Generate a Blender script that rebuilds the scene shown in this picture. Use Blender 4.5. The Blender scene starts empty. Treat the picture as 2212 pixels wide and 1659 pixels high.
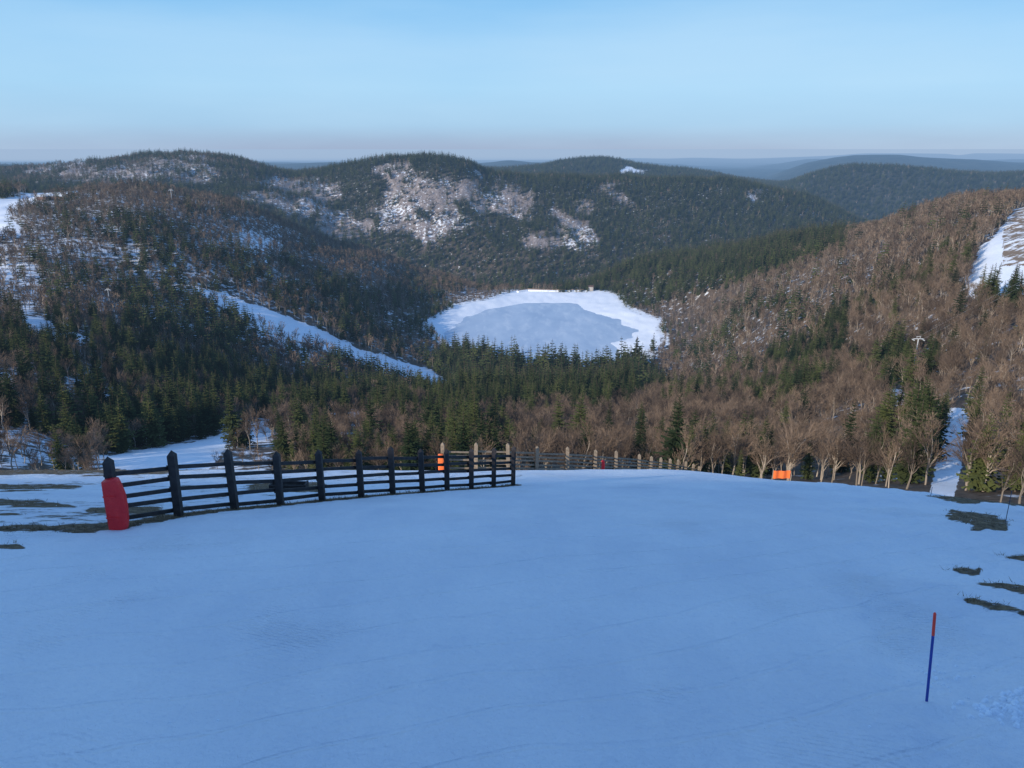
import bpy, math, random
import numpy as np
from mathutils import Vector, Matrix
random.seed(7); rng=np.random.default_rng(7)
sc=bpy.context.scene
P=math.radians(17.0); CP,SP=math.cos(P),math.sin(P); F=1662.0
def t_of(py): return math.tan(-P+math.atan((829.5-py)/F))
def u_of(px,t):
    ry=math.tan(math.atan(t)+P); return (px-1106)/F/(CP+ry*SP)
def inv(u,t):
    ry=np.tan(np.arctan(t)+P); return 1106+F*u*(CP+ry*SP), 829.5-F*ry

# ---------------------------------------------------------------- noise / pchip
def h2(ix,iy,s):
    v=np.sin(ix*127.1+iy*311.7+s*74.7)*43758.5453
    return v-np.floor(v)
def vn(x,y,s=0):
    ix=np.floor(x);iy=np.floor(y);fx=x-ix;fy=y-iy
    fx=fx*fx*(3-2*fx);fy=fy*fy*(3-2*fy)
    a=h2(ix,iy,s);b=h2(ix+1,iy,s);c=h2(ix,iy+1,s);d=h2(ix+1,iy+1,s)
    return (a*(1-fx)+b*fx)*(1-fy)+(c*(1-fx)+d*fx)*fy
def fbm(x,y,s=0,o=4):
    r=0;a=.5;n=0
    for i in range(o):
        r=r+a*vn(x*2**i,y*2**i,s+i);n+=a;a*=.5
    return r/n
def pchip(xk,yk,x):
    xk=np.asarray(xk,float);yk=np.asarray(yk,float)
    h=np.diff(xk);d=np.diff(yk)/h;m=np.zeros_like(yk)
    for i in range(1,len(xk)-1):
        if d[i-1]*d[i]>0:
            w1=2*h[i]+h[i-1];w2=h[i]+2*h[i-1]
            m[i]=(w1+w2)/(w1/d[i-1]+w2/d[i])
    m[0]=d[0];m[-1]=d[-1]
    x=np.clip(x,xk[0],xk[-1])
    k=np.clip(np.searchsorted(xk,x)-1,0,len(xk)-2)
    s=(x-xk[k])/h[k];s2=s*s;s3=s2*s
    return (2*s3-3*s2+1)*yk[k]+(s3-2*s2+s)*h[k]*m[k]+(-2*s3+3*s2)*yk[k+1]+(s3-s2)*h[k]*m[k+1]
def smooth(x): x=np.clip(x,0,1); return x*x*(3-2*x)

# ---------------------------------------------------------------- terrain profile lines
def LZ(Y,pts): return [(u_of(px,z/Y),math.log(Y),z) for px,z in pts]
def LP(pts,off=0):
    out=[]
    for px,py,Y in pts:
        t=t_of(py+off); out.append((u_of(px,t),math.log(Y),t*Y))
    return out
lines=[
 LZ(1,[(-500,-4.55),(2700,-4.55)]),
 LZ(5.4,[(-500,-5.13),(2700,-5.13)]),
 LZ(8,[(-500,-5.72),(1600,-5.75),(2700,-5.85)]),
 LZ(13,[(-500,-6.75),(500,-6.8),(1500,-6.9),(2212,-7.15),(2700,-7.3)]),
 LZ(18,[(-500,-8.5),(1500,-8.6),(2212,-9.1),(2700,-9.4)]),
 LZ(24,[(-500,-10.95),(1400,-10.9),(1700,-10.9),(1900,-11.05),(2212,-11.65),(2700,-12.2)]),
 LZ(34,[(-500,-14.8),(300,-14.75),(1400,-14.72),(1700,-15.3),(1900,-16.2),(2212,-18),(2700,-19)]),
 LZ(45,[(-500,-19.7),(1450,-19.65),(1700,-21),(1900,-22.5),(2212,-26),(2700,-28)]),
 LZ(60,[(-500,-27),(1450,-26.8),(1700,-28.5),(1900,-31),(2212,-36),(2700,-38)]),
 LZ(82,[(-500,-38),(1450,-38),(1700,-41),(1900,-44),(2212,-46),(2700,-48)]),
 LP([(-500,1010,200),(0,1020,220),(250,1005,260),(500,1008,250),(750,1025,220),(950,1035,190),(1150,1035,190),(1400,1040,180),(1650,1045,160),(1900,1060,130),(2212,1075,110),(2700,1085,112)]),
 LP([(-500,900,330),(0,880,350),(250,920,380),(500,920,400),(750,900,450),(950,900,480),(1150,900,500),(1400,880,500),(1650,900,400),(1900,900,280),(2212,900,220),(2700,900,180)]),
 LP([(-500,750,500),(0,740,520),(250,760,560),(500,790,640),(750,800,740),(950,795,860),(1150,795,890),(1400,790,890),(1650,790,640),(1900,780,450),(2212,760,330),(2700,760,260)]),
 LP([(-500,600,800),(0,600,760),(250,620,800),(500,650,850),(750,690,960),(950,702,1115),(1150,700,1123),(1400,700,1120),(1650,650,900),(1900,620,650),(2212,620,450),(2700,600,360)]),
 LP([(-500,480,950),(0,500,950),(250,490,1000),(500,540,1080),(750,600,1200),(950,640,1300),(1150,640,1350),(1400,620,1320),(1650,560,1200),(1900,540,850),(2212,505,620),(2700,480,480)]),
 LP([(-500,390,1300),(0,400,1250),(250,398,1300),(500,432,1400),(750,515,1500),(950,580,1550),(1150,640,1470),(1300,590,1480),(1400,553,1500),(1650,512,1450),(1900,470,1100),(2100,418,950),(2212,410,900),(2700,380,700)],24),
 LP([(-500,450,1700),(0,450,1700),(250,460,1750),(500,500,1800),(750,575,1850),(950,630,1850),(1150,655,1750),(1400,610,1850),(1650,580,1900),(1900,550,1900),(2212,490,1700),(2700,460,1500)]),
 LP([(-500,405,2150),(0,400,2150),(250,390,2150),(500,405,2150),(640,430,2200),(750,460,2200),(950,470,2150),(1150,490,2150),(1400,490,2200),(1650,490,2250),(1900,525,2250),(2212,470,2100),(2700,440,2000)]),
 LP([(-500,352,2700),(0,356,2600),(150,345,2600),(300,327,2600),(400,322,2600),(520,336,2600),(640,362,2700),(720,352,2600),(800,338,2500),(920,328,2500),(1000,336,2500),(1060,358,2550),(1200,370,2550),(1400,374,2600),(1560,378,2600),(1700,405,2600),(1800,440,2600),(1900,485,2600),(2212,455,2500),(2700,430,2400)],13),
 LP([(-500,385,3100),(0,390,3100),(300,375,3100),(640,397,3150),(920,375,3100),(1060,400,3100),(1400,410,3150),(1560,420,3150),(1700,448,3100),(1900,490,3100),(2212,450,3000),(2700,440,3000)]),
 LP([(-500,372,4200),(600,366,4200),(1000,362,4200),(1150,353,4200),(1220,342,4200),(1290,335,4200),(1340,341,4200),(1400,352,4200),(1520,364,4200),(1610,384,4100),(1680,394,4000),(1750,372,3900),(1850,353,3800),(2000,359,3800),(2130,371,3800),(2212,369,3800),(2700,365,3800)],8),
 LP([(-500,390,5600),(1600,395,5600),(2700,388,5600)]),
 LP([(-500,358,8500),(600,352,8500),(720,352,8500),(900,358,8500),(1060,349,8500),(1100,345,8500),(1160,352,8500),(1300,362,8500),(1500,372,8500),(1560,378,8500),(1650,384,8500),(1700,368,8500),(1750,350,8500),(1850,336,8500),(1930,334,8500),(2000,339,8500),(2100,343,8500),(2212,351,8500),(2700,355,8500)]),
 LP([(-500,366,11000),(1400,366,11000),(2700,366,11000)]),
 LP([(-500,352,14000),(1340,352,14000),(1450,356,14000),(1600,362,14000),(1680,354,14000),(1750,345,14000),(2700,345,14000)]),
 LP([(-500,356,18000),(2700,356,18000)]),
 LP([(-500,350,24000),(1300,345,24000),(1370,342,24000),(1440,343,24000),(1500,341,24000),(1600,343,24000),(1700,340,24000),(1800,336,24000),(1880,331,24000),(2040,332,24000),(2070,335,24000),(2110,331,24000),(2300,333,24000),(2700,334,24000)]),
 LP([(-500,345,36000),(2700,345,36000)]),
 LP([(-500,322.2,110000),(2700,322.2,110000)]),
]
ud=np.linspace(-0.95,0.95,880)
us=np.geomspace(0.96,30,36)
U=np.concatenate([-us[::-1],ud,us])
V=np.concatenate([np.linspace(0,math.log(5),20,endpoint=False),np.linspace(math.log(5),math.log(40),340,endpoint=False),np.linspace(math.log(40),math.log(250),90,endpoint=False),
  np.linspace(math.log(250),math.log(3000),460,endpoint=False),np.linspace(math.log(3000),math.log(110000),200)])
KV=[];KZ=[]
for L in lines:
    L=sorted(L); uk=[a[0] for a in L]
    if len(L)==2:
        KV.append(np.interp(U,uk,[a[1] for a in L]));KZ.append(np.interp(U,uk,[a[2] for a in L]))
    else:
        KV.append(pchip(uk,[a[1] for a in L],U));KZ.append(pchip(uk,[a[2] for a in L],U))
KV=np.array(KV);KZ=np.array(KZ)
for i in range(1,len(KV)): KV[i]=np.maximum(KV[i],KV[i-1]+0.01)
Z=np.zeros((len(V),len(U)))
for j in range(len(U)): Z[:,j]=pchip(KV[:,j],KZ[:,j],V)
YY=np.exp(V)[:,None]*np.ones_like(U)[None,:]; XX=U[None,:]*YY
far=smooth((YY-230)/500)
amp=far*smooth((4000-YY)/3000+.6)
Z+=amp*((fbm(XX/330,YY/330,3)-.5)*26+(fbm(XX/90+5,YY/90,9)-.5)*17+(np.abs(fbm(XX/160,YY/160,19)-.5)*-34+5))*np.clip(YY/1500,.35,1)
Z+=smooth((YY-3500)/3000)*(fbm(XX/900,YY/1500,31)-.5)*YY*.006*smooth((25000-YY)/8000)
Z+=smooth((YY-55)/100)*smooth((400-YY)/200)*(fbm(XX/22,YY/22,4)-.5)*3
Z+=smooth((60-YY)/20)*((fbm(XX/5.0,YY/6.0,41)-.5)*.18+(fbm(XX/1.3,YY/1.3,44)-.5)*.02)*smooth(YY/6)

# ---------------------------------------------------------------- lake shaping
LZ0=-250.0
def lp(pts):
    r=[]
    for px,py in pts:
        t=t_of(py);Y=LZ0/t;r.append((u_of(px,t)*Y,Y))
    return np.array(r)
def chaikin(p,n=2):
    for _ in range(n):
        q=np.roll(p,-1,0);p=np.stack([.75*p+.25*q,.25*p+.75*q],1).reshape(-1,2)
    return p
basin=chaikin(lp([(920,710),(945,690),(965,680),(1000,664),(1060,654),(1095,640),(1130,634),(1200,638),(1270,638),(1300,632),(1335,652),(1347,674),(1375,684),(1400,692),(1422,705),(1427,742),(1400,762),(1380,787),(1340,796),(1260,798),(1160,796),(1080,790),(1020,768),(962,748)]),1)
ice=chaikin(lp([(955,722),(985,700),(1005,688),(1030,674),(1075,664),(1125,656),(1190,654),(1253,656),(1262,667),(1300,680),(1318,688),(1340,690),(1335,700),(1360,708),(1388,714),(1372,724),(1340,736),(1322,744),(1345,762),(1350,782),(1330,790),(1260,793),(1160,791),(1080,784),(1015,762),(972,742)]),2)
def inpoly(x,y,poly):
    c=np.zeros(x.shape,bool);n=len(poly);j=n-1
    for i in range(n):
        xi,yi=poly[i];xj,yj=poly[j]
        if yi!=yj:
            c^=((yi>y)!=(yj>y))&(x<(xj-xi)*(y-yi)/(yj-yi)+xi)
        j=i
    return c
def dpoly(x,y,poly,closed=True):
    d=np.full(x.shape,1e9);n=len(poly)
    for i in range(n if closed else n-1):
        a=poly[i];b=poly[(i+1)%n];e=b-a
        s=np.clip(((x-a[0])*e[0]+(y-a[1])*e[1])/(e@e),0,1)
        d=np.minimum(d,np.hypot(x-a[0]-s*e[0],y-a[1]-s*e[1]))
    return d
m=(YY>700)&(YY<1600)&(np.abs(XX)<450)
x,y,z=XX[m],YY[m],Z[m]
xw=x+(fbm(x/28,y/28,91)-.5)*22;yw=y+(fbm(x/28,y/28,95)-.5)*22
xb=x+(fbm(x/40,y/40,191)-.5)*20;yb=y+(fbm(x/40,y/40,195)-.5)*20
ib=inpoly(xb,yb,basin);ii=inpoly(xw,yw,ice);db=dpoly(xb,yb,basin);di=dpoly(xw,yw,ice)
bank=LZ0-.05+5.0*(di/(di+db+1e-6))+(fbm(x/14,y/14,8)-.5)*2.4*smooth(di/12)
w=smooth(db/130)
out=(LZ0+4.8)*(1-w)+z*w
Z[m]=np.where(ii&ib,LZ0-.3-smooth(di/20)*1.5,np.where(ib,bank,out))
BASIN_D=np.full(Z.shape,1e4);BASIN_D[m]=np.where(ib,-db,db)

T=Z/YY
PX,PY=inv(U[None,:],T)
# ---------------------------------------------------------------- cover map
def bil(A,X,Y):
    u=X/Y;v=np.log(Y)
    j=np.clip(np.searchsorted(U,u)-1,0,len(U)-2);i=np.clip(np.searchsorted(V,v)-1,0,len(V)-2)
    fu=np.clip((u-U[j])/(U[j+1]-U[j]),0,1);fv=np.clip((v-V[i])/(V[i+1]-V[i]),0,1)
    return (A[i,j]*(1-fu)+A[i,j+1]*fu)*(1-fv)+(A[i+1,j]*(1-fu)+A[i+1,j+1]*fu)*fv
def H(X,Y): return float(bil(Z,np.array([X],float),np.array([Y],float))[0])
openp=[
 ([(415,618),(470,630),(540,655),(640,693),(740,735),(800,762),(860,780),(930,800),(978,828),(968,856),(930,866),(905,832),(840,806),(740,768),(620,722),(560,708),(530,690),(470,655)],350,1300),
 ([(-200,440),(40,425),(80,408),(215,400),(215,414),(110,424),(50,446),(20,470),(60,508),(0,510),(-200,500)],700,1500),
 ([(40,680),(100,690),(130,712),(212,728),(210,765),(150,762),(100,748),(60,728)],350,800),
 ([(235,985),(320,968),(420,955),(500,930),(560,908),(600,900),(600,925),(565,955),(480,975),(450,1012),(235,1014)],230,450),
 ([(635,845),(675,858),(690,898),(655,893)],350,700),([(700,890),(800,885),(800,918),(735,925)],300,700),
 ([(2085,600),(2115,540),(2160,500),(2196,455),(2300,420),(2500,430),(2500,650),(2190,645),(2095,648)],300,900),
 ([(2045,880),(2095,885),(2080,980),(2062,1075),(2010,1075),(2025,980)],80,300),
 ([(1905,840),(1952,840),(1940,908),(1912,905)],200,500),
 ([(1362,842),(1398,850),(1395,876),(1366,872)],350,900),
 ([(1330,374),(1358,356),(1375,364),(1400,367),(1390,376)],3400,5000),
]
rockp=[([(845,370),(1030,378),(1050,420),(980,442),(1010,470),(1020,508),(900,512),(790,500),(835,430)],1700,2700),
 ([(540,408),(650,388),(750,394),(720,440),(645,472),(550,445)],1700,2900),([(60,346),(440,334),(470,380),(230,398),(40,388)],1700,2900),
 ([(1220,440),(1280,465),(1272,545),(1220,530)],1700,2600),([(1010,405),(1165,416),(1165,480),(1030,468)],1700,2600),
 ([(1290,405),(1350,408),(1340,438),(1285,434)],1700,2700),([(1620,415),(1665,420),(1650,445)],1700,2700),([(690,450),(790,446),(790,505),(715,505)],1700,2600),([(1130,500),(1210,496),(1215,540),(1140,540)],1700,2600)]
glade=[([(-50,560),(80,565),(110,640),(60,690),(-50,680)],400,1100),([(500,500),(600,520),(620,550),(540,545)],500,1600),
 ([(990,590),(1060,590),(1060,625),(1000,620)],900,1680),([(0,770),(240,800),(240,860),(0,850)],300,700),
 ([(560,690),(700,740),(680,780),(560,740)],500,900),([(0,930),(200,940),(240,1000),(0,1000)],150,400)]
grassp=[([(2040,1098),(2150,1108),(2185,1135),(2110,1142),(2050,1122)],5,40),([(2090,1257),(2260,1268),(2300,1300),(2200,1290)],5,30),
 ([(2040,1220),(2120,1226),(2100,1246),(2055,1236)],5,30),([(2140,1192),(2300,1200),(2300,1225),(2180,1208)],5,30),
 ([(2040,1290),(2200,1310),(2300,1340),(2150,1322)],5,30),([(1990,1070),(2300,1080),(2300,1098),(2100,1088)],5,60),
 ([(-300,1038),(120,1042),(190,1052),(60,1056),(-300,1054)],5,60),([(-300,1126),(60,1130),(200,1134),(200,1148),(60,1142),(-300,1142)],5,40),
 ([(-300,1174),(30,1174),(50,1184),(-300,1190)],5,40),([(-300,1072),(100,1078),(160,1088),(0,1090),(-300,1086)],5,40),
 ([(-300,1100),(30,1102),(60,1110),(-300,1110)],5,40),([(190,1088),(330,1092),(330,1104),(200,1104)],5,40),
 ([(-300,1004),(300,1006),(520,1009),(300,1023),(-300,1030)],5,90),([(520,1042),(700,1037),(700,1056),(560,1062)],5,60)]
OPEN=np.zeros(Z.shape,bool);ROCK=np.zeros(Z.shape,bool);GR=np.zeros(Z.shape,bool);GL=np.zeros(Z.shape,bool)
wx=(fbm(XX/25,YY/25,61)-.5)*22;wy=(fbm(XX/25,YY/25,67)-.5)*14
wx2=(fbm(XX/110,YY/110,161)-.5)*120;wy2=(fbm(XX/110,YY/110,167)-.5)*75
wx3=(fbm(XX/1.5,YY/.8,261)-.5)*60;wy3=(fbm(XX/1.5,YY/.8,267)-.5)*14
for lst,M,ax,ay in((openp,OPEN,wx,wy),(rockp,ROCK,wx2,wy2),(glade,GL,wx2*.8,wy2*.8),(grassp,GR,wx3,wy3)):
    for poly,y0,y1 in lst:
        sel=(YY>y0)&(YY<y1)
        M[sel]|=inpoly((PX+ax)[sel],(PY+ay)[sel],poly)
snow=.36+.10*smooth((900-PX)/600)*(YY<1700)+(fbm(XX/120,YY/120,23)-.5)*.25
snow=np.where((PX>1150)&(YY<1600),snow-.05,snow)
snow=np.where(YY>1700,.28,snow); snow=np.where(YY>2900,.05,snow)
snow=np.where(ROCK,.36+(fbm(XX/50,YY/50,123)-.5)*.45,snow);snow=np.where(GL,.56,snow)
snow=np.where(OPEN,.93,snow)
snow=np.where((BASIN_D<-1),.9,snow);snow=np.where((BASIN_D>=-1)&(BASIN_D<14),.66,snow)
edge=np.interp(PX,[-500,1500,2212],[75,70,52])
snow=np.where(YY<edge,1.0,snow)
fence_pts=[(255,1138),(388,1130),(510,1113),(607,1104),(697,1090),(781,1078),(849,1070),(913,1064),(966,1059),(1018,1055),(1066,1052),(1108,1050)]
fY=[13.1,14.2,15.5,16.5,17.6,18.6,19.5,20.3,21.1,22.0,22.8,23.6]
FX=[]
for (px,py),Y in zip(fence_pts,fY): FX.append((u_of(px,t_of(py))*Y,Y))
FXa=np.array(FX)
ext=np.array([(FXa[0][0]-12,FXa[0][1]-1.2)]+FX+[(FX[-1][0]+.5,30),(FX[-1][0]+1.0,36)])
dl=np.full(Z.shape,1e3);mm=YY<70;dl[mm]=dpoly(XX[mm],YY[mm],ext,False)
fx_at=np.interp(YY,ext[:,1],ext[:,0])
leftof=(XX<fx_at)&(YY<70)&(YY>12)
snow=np.where(leftof,.74+(fbm(XX/3,YY/1.2,55)-.5)*.5,snow)
snow=np.where(mm&(dl<.32)&(YY>12.6)&(YY<24),.2,snow)
snow=np.where(GR,.30,snow)
snow=np.where((YY>52)&(YY<110)&~OPEN,.4,snow)
def blur(A,n):
    for _ in range(n):
        B=A.copy();B[1:-1,1:-1]=(A[1:-1,1:-1]*2+A[:-2,1:-1]+A[2:,1:-1]+A[1:-1,:-2]+A[1:-1,2:])/6;A=B
    return A
sb=blur(snow,4);snow=np.where(YY<80,sb,blur(snow,1))
grassm=np.where(YY<95,1.0,0.0);grassm=np.where((PX>2100)&(PY<600)&OPEN,.8,grassm)
snow=np.where((PX>2165)&(PY<575)&(PY>440)&OPEN&(YY<900),.45,snow)
rockm=blur(np.where(ROCK,1.0,0.0),2)
Z+=np.where(leftof,-.06*smooth(dl/1.0),0)*smooth((34-YY)/6)+np.where(mm&(dl<.5)&(YY>12)&(YY<24),-.03,0)
Z+=rockm*((fbm(XX/22,YY/60,301)-.5)*16)
# ungroomed rough snow beside the piste
offp=smooth((XX-(3.55+(YY-6.5)*.38+(fbm(YY/1.2,XX*0,401)-.5)*.5))/.25)*smooth((30-YY)/8)*smooth((YY-4)/1)
offp=np.where(XX>0,offp,smooth(((FXa[0][0]-.6)-XX)/.5)*smooth((14.5-YY)/2)*smooth((YY-11)/1.5))
Z+=offp*((fbm(XX/.38,YY/.38,411,3)-.5)*.12+(fbm(XX/1.4,YY/1.4,417,2)-.5)*.12)

# ---------------------------------------------------------------- node helpers
def new_mat(name):
    m=bpy.data.materials.new(name);m.use_nodes=True;nt=m.node_tree;nt.nodes.clear();return m,nt
class N:
    def __init__(s,nt): s.nt=nt
    def a(s,typ,ins=None,**kw):
        n=s.nt.nodes.new(typ)
        for k,v in kw.items(): setattr(n,k,v)
        for k,v in (ins or {}).items():
            if isinstance(v,bpy.types.NodeSocket): s.nt.links.new(v,n.inputs[k])
            else: n.inputs[k].default_value=v
        return n
    def math(s,op,a,b=0.0,c=None,clamp=False):
        d={0:a,1:b}
        if c is not None:d[2]=c
        n=s.a('ShaderNodeMath',d,operation=op,use_clamp=clamp);return n.outputs[0]
    def mix(s,f,a,b):
        n=s.nt.nodes.new('ShaderNodeMix');n.data_type='RGBA'
        for i,v in((0,f),(6,a),(7,b)):
            if isinstance(v,bpy.types.NodeSocket): s.nt.links.new(v,n.inputs[i])
            else: n.inputs[i].default_value=(v if i==0 else (*v,1) if len(v)==3 else v)
        return n.outputs[2]
    def noise(s,vec,scale,detail=4,rough=.55):
        return s.a('ShaderNodeTexNoise',{'Vector':vec,'Scale':scale,'Detail':detail,'Roughness':rough}).outputs['Fac']
    def mr(s,v,a,b,c=0.0,d=1.0):
        return s.a('ShaderNodeMapRange',{'Value':v,'From Min':a,'From Max':b,'To Min':c,'To Max':d}).outputs[0]
def finish(m,nt,shader,painted_haze=True):
    k=N(nt);o=k.a('ShaderNodeOutputMaterial')
    if painted_haze:
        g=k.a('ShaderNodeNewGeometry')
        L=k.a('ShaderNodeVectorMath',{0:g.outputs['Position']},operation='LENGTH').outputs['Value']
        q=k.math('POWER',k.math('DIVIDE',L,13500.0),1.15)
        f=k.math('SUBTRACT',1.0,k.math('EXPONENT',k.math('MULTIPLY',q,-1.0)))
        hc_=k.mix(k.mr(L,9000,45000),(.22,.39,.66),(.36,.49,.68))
        e=k.a('ShaderNodeEmission',{'Color':hc_,'Strength':1.0})  # aerial haze painted as a glow that grows with distance from the origin
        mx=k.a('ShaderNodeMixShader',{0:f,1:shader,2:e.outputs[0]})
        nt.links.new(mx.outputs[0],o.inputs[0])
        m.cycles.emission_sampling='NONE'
    else: nt.links.new(shader,o.inputs[0])
    return m
def simple(name,col,rough=.7,painted_haze=False,var=.25,scale=8,bump=0,metal=0):
    m,nt=new_mat(name);k=N(nt)
    tc=k.a('ShaderNodeTexCoord').outputs['Object']
    n=k.noise(tc,scale,5,.6)
    c=k.mix(k.mr(n,.3,.7),tuple(v*(1-var) for v in col),tuple(min(1,v*(1+var)) for v in col))
    ins={'Base Color':c,'Roughness':rough,'Metallic':metal}
    if bump: ins['Normal']=k.a('ShaderNodeBump',{'Height':n,'Strength':bump,'Distance':.02}).outputs[0]
    b=k.a('ShaderNodeBsdfPrincipled',ins)
    return finish(m,nt,b.outputs[0],painted_haze)

def ground_mat(name,close):
    mt,nt=new_mat(name);k=N(nt)
    pos=k.a('ShaderNodeNewGeometry').outputs['Position']
    at=lambda n:k.a('ShaderNodeAttribute',attribute_name=n).outputs['Fac']
    sn,gr,rk=at('snow'),at('grass'),at('rock')
    if close:
        nB=k.noise(k.a('ShaderNodeMapping',{'Vector':pos,'Scale':(.8,1.6,1)}).outputs[0],2.0,6,.65); nmix=nB
    else:
        nmix=k.noise(pos,.13,7,.65)
    f=k.math('ADD',k.math('MULTIPLY',k.math('SUBTRACT',sn,.5),1.9),k.math('MULTIPLY',k.math('SUBTRACT',nmix,.5),3.2))
    f=k.mr(f,-.10,.14)
    nl=k.noise(pos,.6 if not close else 1.5,4,.65)
    litter=k.mix(k.mr(nl,.35,.65),(.05,.036,.026),(.14,.10,.07))
    if close:
        gcol=k.mix(k.mr(k.noise(pos,7,4,.7),.35,.65),(.06,.045,.03),(.26,.18,.095))
        soil=k.mix(gr,litter,gcol)
    else:
        farf=k.a('ShaderNodeVectorMath',{0:pos},operation='LENGTH').outputs['Value']
        litter=k.mix(k.mr(farf,1700,2500),litter,(.04,.04,.032))
        ncl=k.noise(pos,.010,5,.6)
        fargreen=k.mix(k.mr(ncl,.4,.6),(.016,.026,.022),(.05,.055,.04))
        litter=k.mix(k.mr(farf,4600,5200),litter,fargreen)
        rcol=k.mix(k.mr(nl,.4,.6),(.13,.105,.097),(.33,.275,.255))
        soil=k.mix(gr,litter,(.24,.17,.11));soil=k.mix(rk,soil,rcol)
    if close:
        st=k.noise(k.a('ShaderNodeMapping',{'Vector':pos,'Scale':(1.3,.28,1),'Rotation':(0,0,.25)}).outputs[0],.9,5,.6)
        scol=k.mix(k.mr(k.noise(pos,.30,4,.5),.35,.65),(.76,.80,.86),(.87,.90,.93))
        scol=k.mix(k.math('MULTIPLY',k.mr(st,.45,.7),.5),scol,(.93,.94,.95))
        scol=k.mix(k.math('MULTIPLY',k.mr(k.noise(pos,22,3,.7),.54,.75),.4),scol,(.60,.67,.78))
    else: scol=k.mix(k.mr(nl,.3,.7),(.70,.74,.80),(.85,.87,.90))
    wav=None
    if close:
        wav=k.a('ShaderNodeTexWave',{'Vector':k.a('ShaderNodeMapping',{'Vector':pos,'Rotation':(0,0,.35)}).outputs[0],'Scale':4.5,'Distortion':1.5,'Detail':2.0,'Detail Scale':1.0},bands_direction='Y').outputs['Fac']
        wmask=k.mr(k.noise(pos,.4,3,.5),.54,.66)
        tr=k.a('ShaderNodeTexWave',{'Vector':k.a('ShaderNodeMapping',{'Vector':pos,'Rotation':(0,0,1.2)}).outputs[0],'Scale':.35,'Distortion':9.0,'Detail':3.0,'Detail Scale':.5},bands_direction='X').outputs['Fac']
    col=k.mix(f,soil,scol)
    ins={'Base Color':col,'Roughness':.75,'Specular IOR Level':.25}
    if close:
        hh=k.math('MULTIPLY',k.math('MULTIPLY',wav,wmask),.22)
        hh=k.math('ADD',hh,k.math('MULTIPLY',k.noise(pos,9,5,.75),.60))
        hh=k.math('ADD',hh,k.math('MULTIPLY',k.noise(pos,1.6,3,.6),1.6))
        hh=k.math('ADD',hh,k.math('MULTIPLY',k.mr(tr,.97,1.0),-.20))
        hh=k.math('ADD',hh,k.math('MULTIPLY',k.math('SUBTRACT',1.0,f),k.math('MULTIPLY',nB,1.5)))
        ins['Normal']=k.a('ShaderNodeBump',{'Height':hh,'Strength':.9,'Distance':.11}).outputs[0]
    b=k.a('ShaderNodeBsdfPrincipled',ins)
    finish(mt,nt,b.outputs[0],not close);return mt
mt_far=ground_mat('snowy_forest_floor',False);mt_near=ground_mat('piste_snow',True)

# ---------------------------------------------------------------- terrain mesh
def grid_mesh(name,X,Y,Zz,mat,attrs):
    nr,nc=Zz.shape
    me=bpy.data.meshes.new(name);nv=nr*nc
    co=np.stack([X.ravel(),Y.ravel(),Zz.ravel()],1).astype(np.float32)
    idx=np.arange(nv).reshape(nr,nc)
    q=np.stack([idx[:-1,:-1],idx[:-1,1:],idx[1:,1:],idx[1:,:-1]],-1).reshape(-1,4)
    me.vertices.add(nv);me.vertices.foreach_set('co',co.ravel())
    me.loops.add(q.size);me.loops.foreach_set('vertex_index',q.ravel().astype(np.int32))
    me.polygons.add(len(q));me.polygons.foreach_set('loop_start',(np.arange(len(q))*4).astype(np.int32))
    me.update(calc_edges=True);me.validate()
    for n,a in attrs.items():
        at=me.attributes.new(n,'FLOAT','POINT');at.data.foreach_set('value',a.ravel().astype(np.float32))
    me.polygons.foreach_set('use_smooth',np.ones(len(me.polygons),bool))
    if isinstance(mat,list):
        for m_ in mat: me.materials.append(m_)
        yq=Y.ravel()[q[:,0]];me.polygons.foreach_set('material_index',(yq>75).astype(np.int32))
    else: me.materials.append(mat)
    o=bpy.data.objects.new(name,me);sc.collection.objects.link(o);return o
grid_mesh('mountain_terrain',XX,YY,Z,[mt_near,mt_far],{'snow':snow,'grass':grassm,'rock':rockm})
bx=np.concatenate([np.linspace(-2500,-300,60,endpoint=False),np.linspace(-300,300,120,endpoint=False),np.linspace(300,1200,30)])
by=np.concatenate([np.linspace(-600,-160,30,endpoint=False),np.linspace(-160,1.0,90)])
BX,BY=np.meshgrid(bx,by)
zc=62.3
prof=np.where(BY>-100,-4.55+(zc+4.55)*(np.clip(1-BY,0,101)/101)**1.25,zc-(-100-BY)*.22)
BZ=prof+(fbm(BX/30,BY/30,12)-.5)*1.4*smooth((-BY)/60)
grid_mesh('unseen_shade_hill',BX,BY,BZ,mt_near,{'snow':np.full(BZ.shape,.85),'grass':np.ones(BZ.shape),'rock':np.zeros(BZ.shape)})  # unseen hill added behind the camera, crest shaped to shade the near slope

# ---------------------------------------------------------------- lake ice
mi,nt=new_mat('lake_ice');k=N(nt)
pos=k.a('ShaderNodeNewGeometry').outputs['Position']
n1=k.noise(k.a('ShaderNodeMapping',{'Vector':pos,'Scale':(1,.45,1)}).outputs[0],.018,6,.6);n2=k.noise(k.a('ShaderNodeMapping',{'Vector':pos,'Scale':(1,.3,1),'Rotation':(0,0,.5)}).outputs[0],.06,5,.65)
c=k.mix(k.mr(n1,.38,.62),(.32,.41,.54),(.45,.53,.64));c=k.mix(k.math('MULTIPLY',k.mr(n2,.5,.66),.6),c,(.60,.65,.72))
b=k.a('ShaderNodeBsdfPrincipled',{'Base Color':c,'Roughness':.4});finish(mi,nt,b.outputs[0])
me=bpy.data.meshes.new('frozen_lake')
cen=ice.mean(0);icp=[tuple(cen+(p-cen)*1.07) for p in ice]
me.from_pydata([(a,b_,LZ0-.1) for a,b_ in icp],[],[list(range(len(icp)))]);me.materials.append(mi)
sc.collection.objects.link(bpy.data.objects.new('frozen_lake',me))

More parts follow.
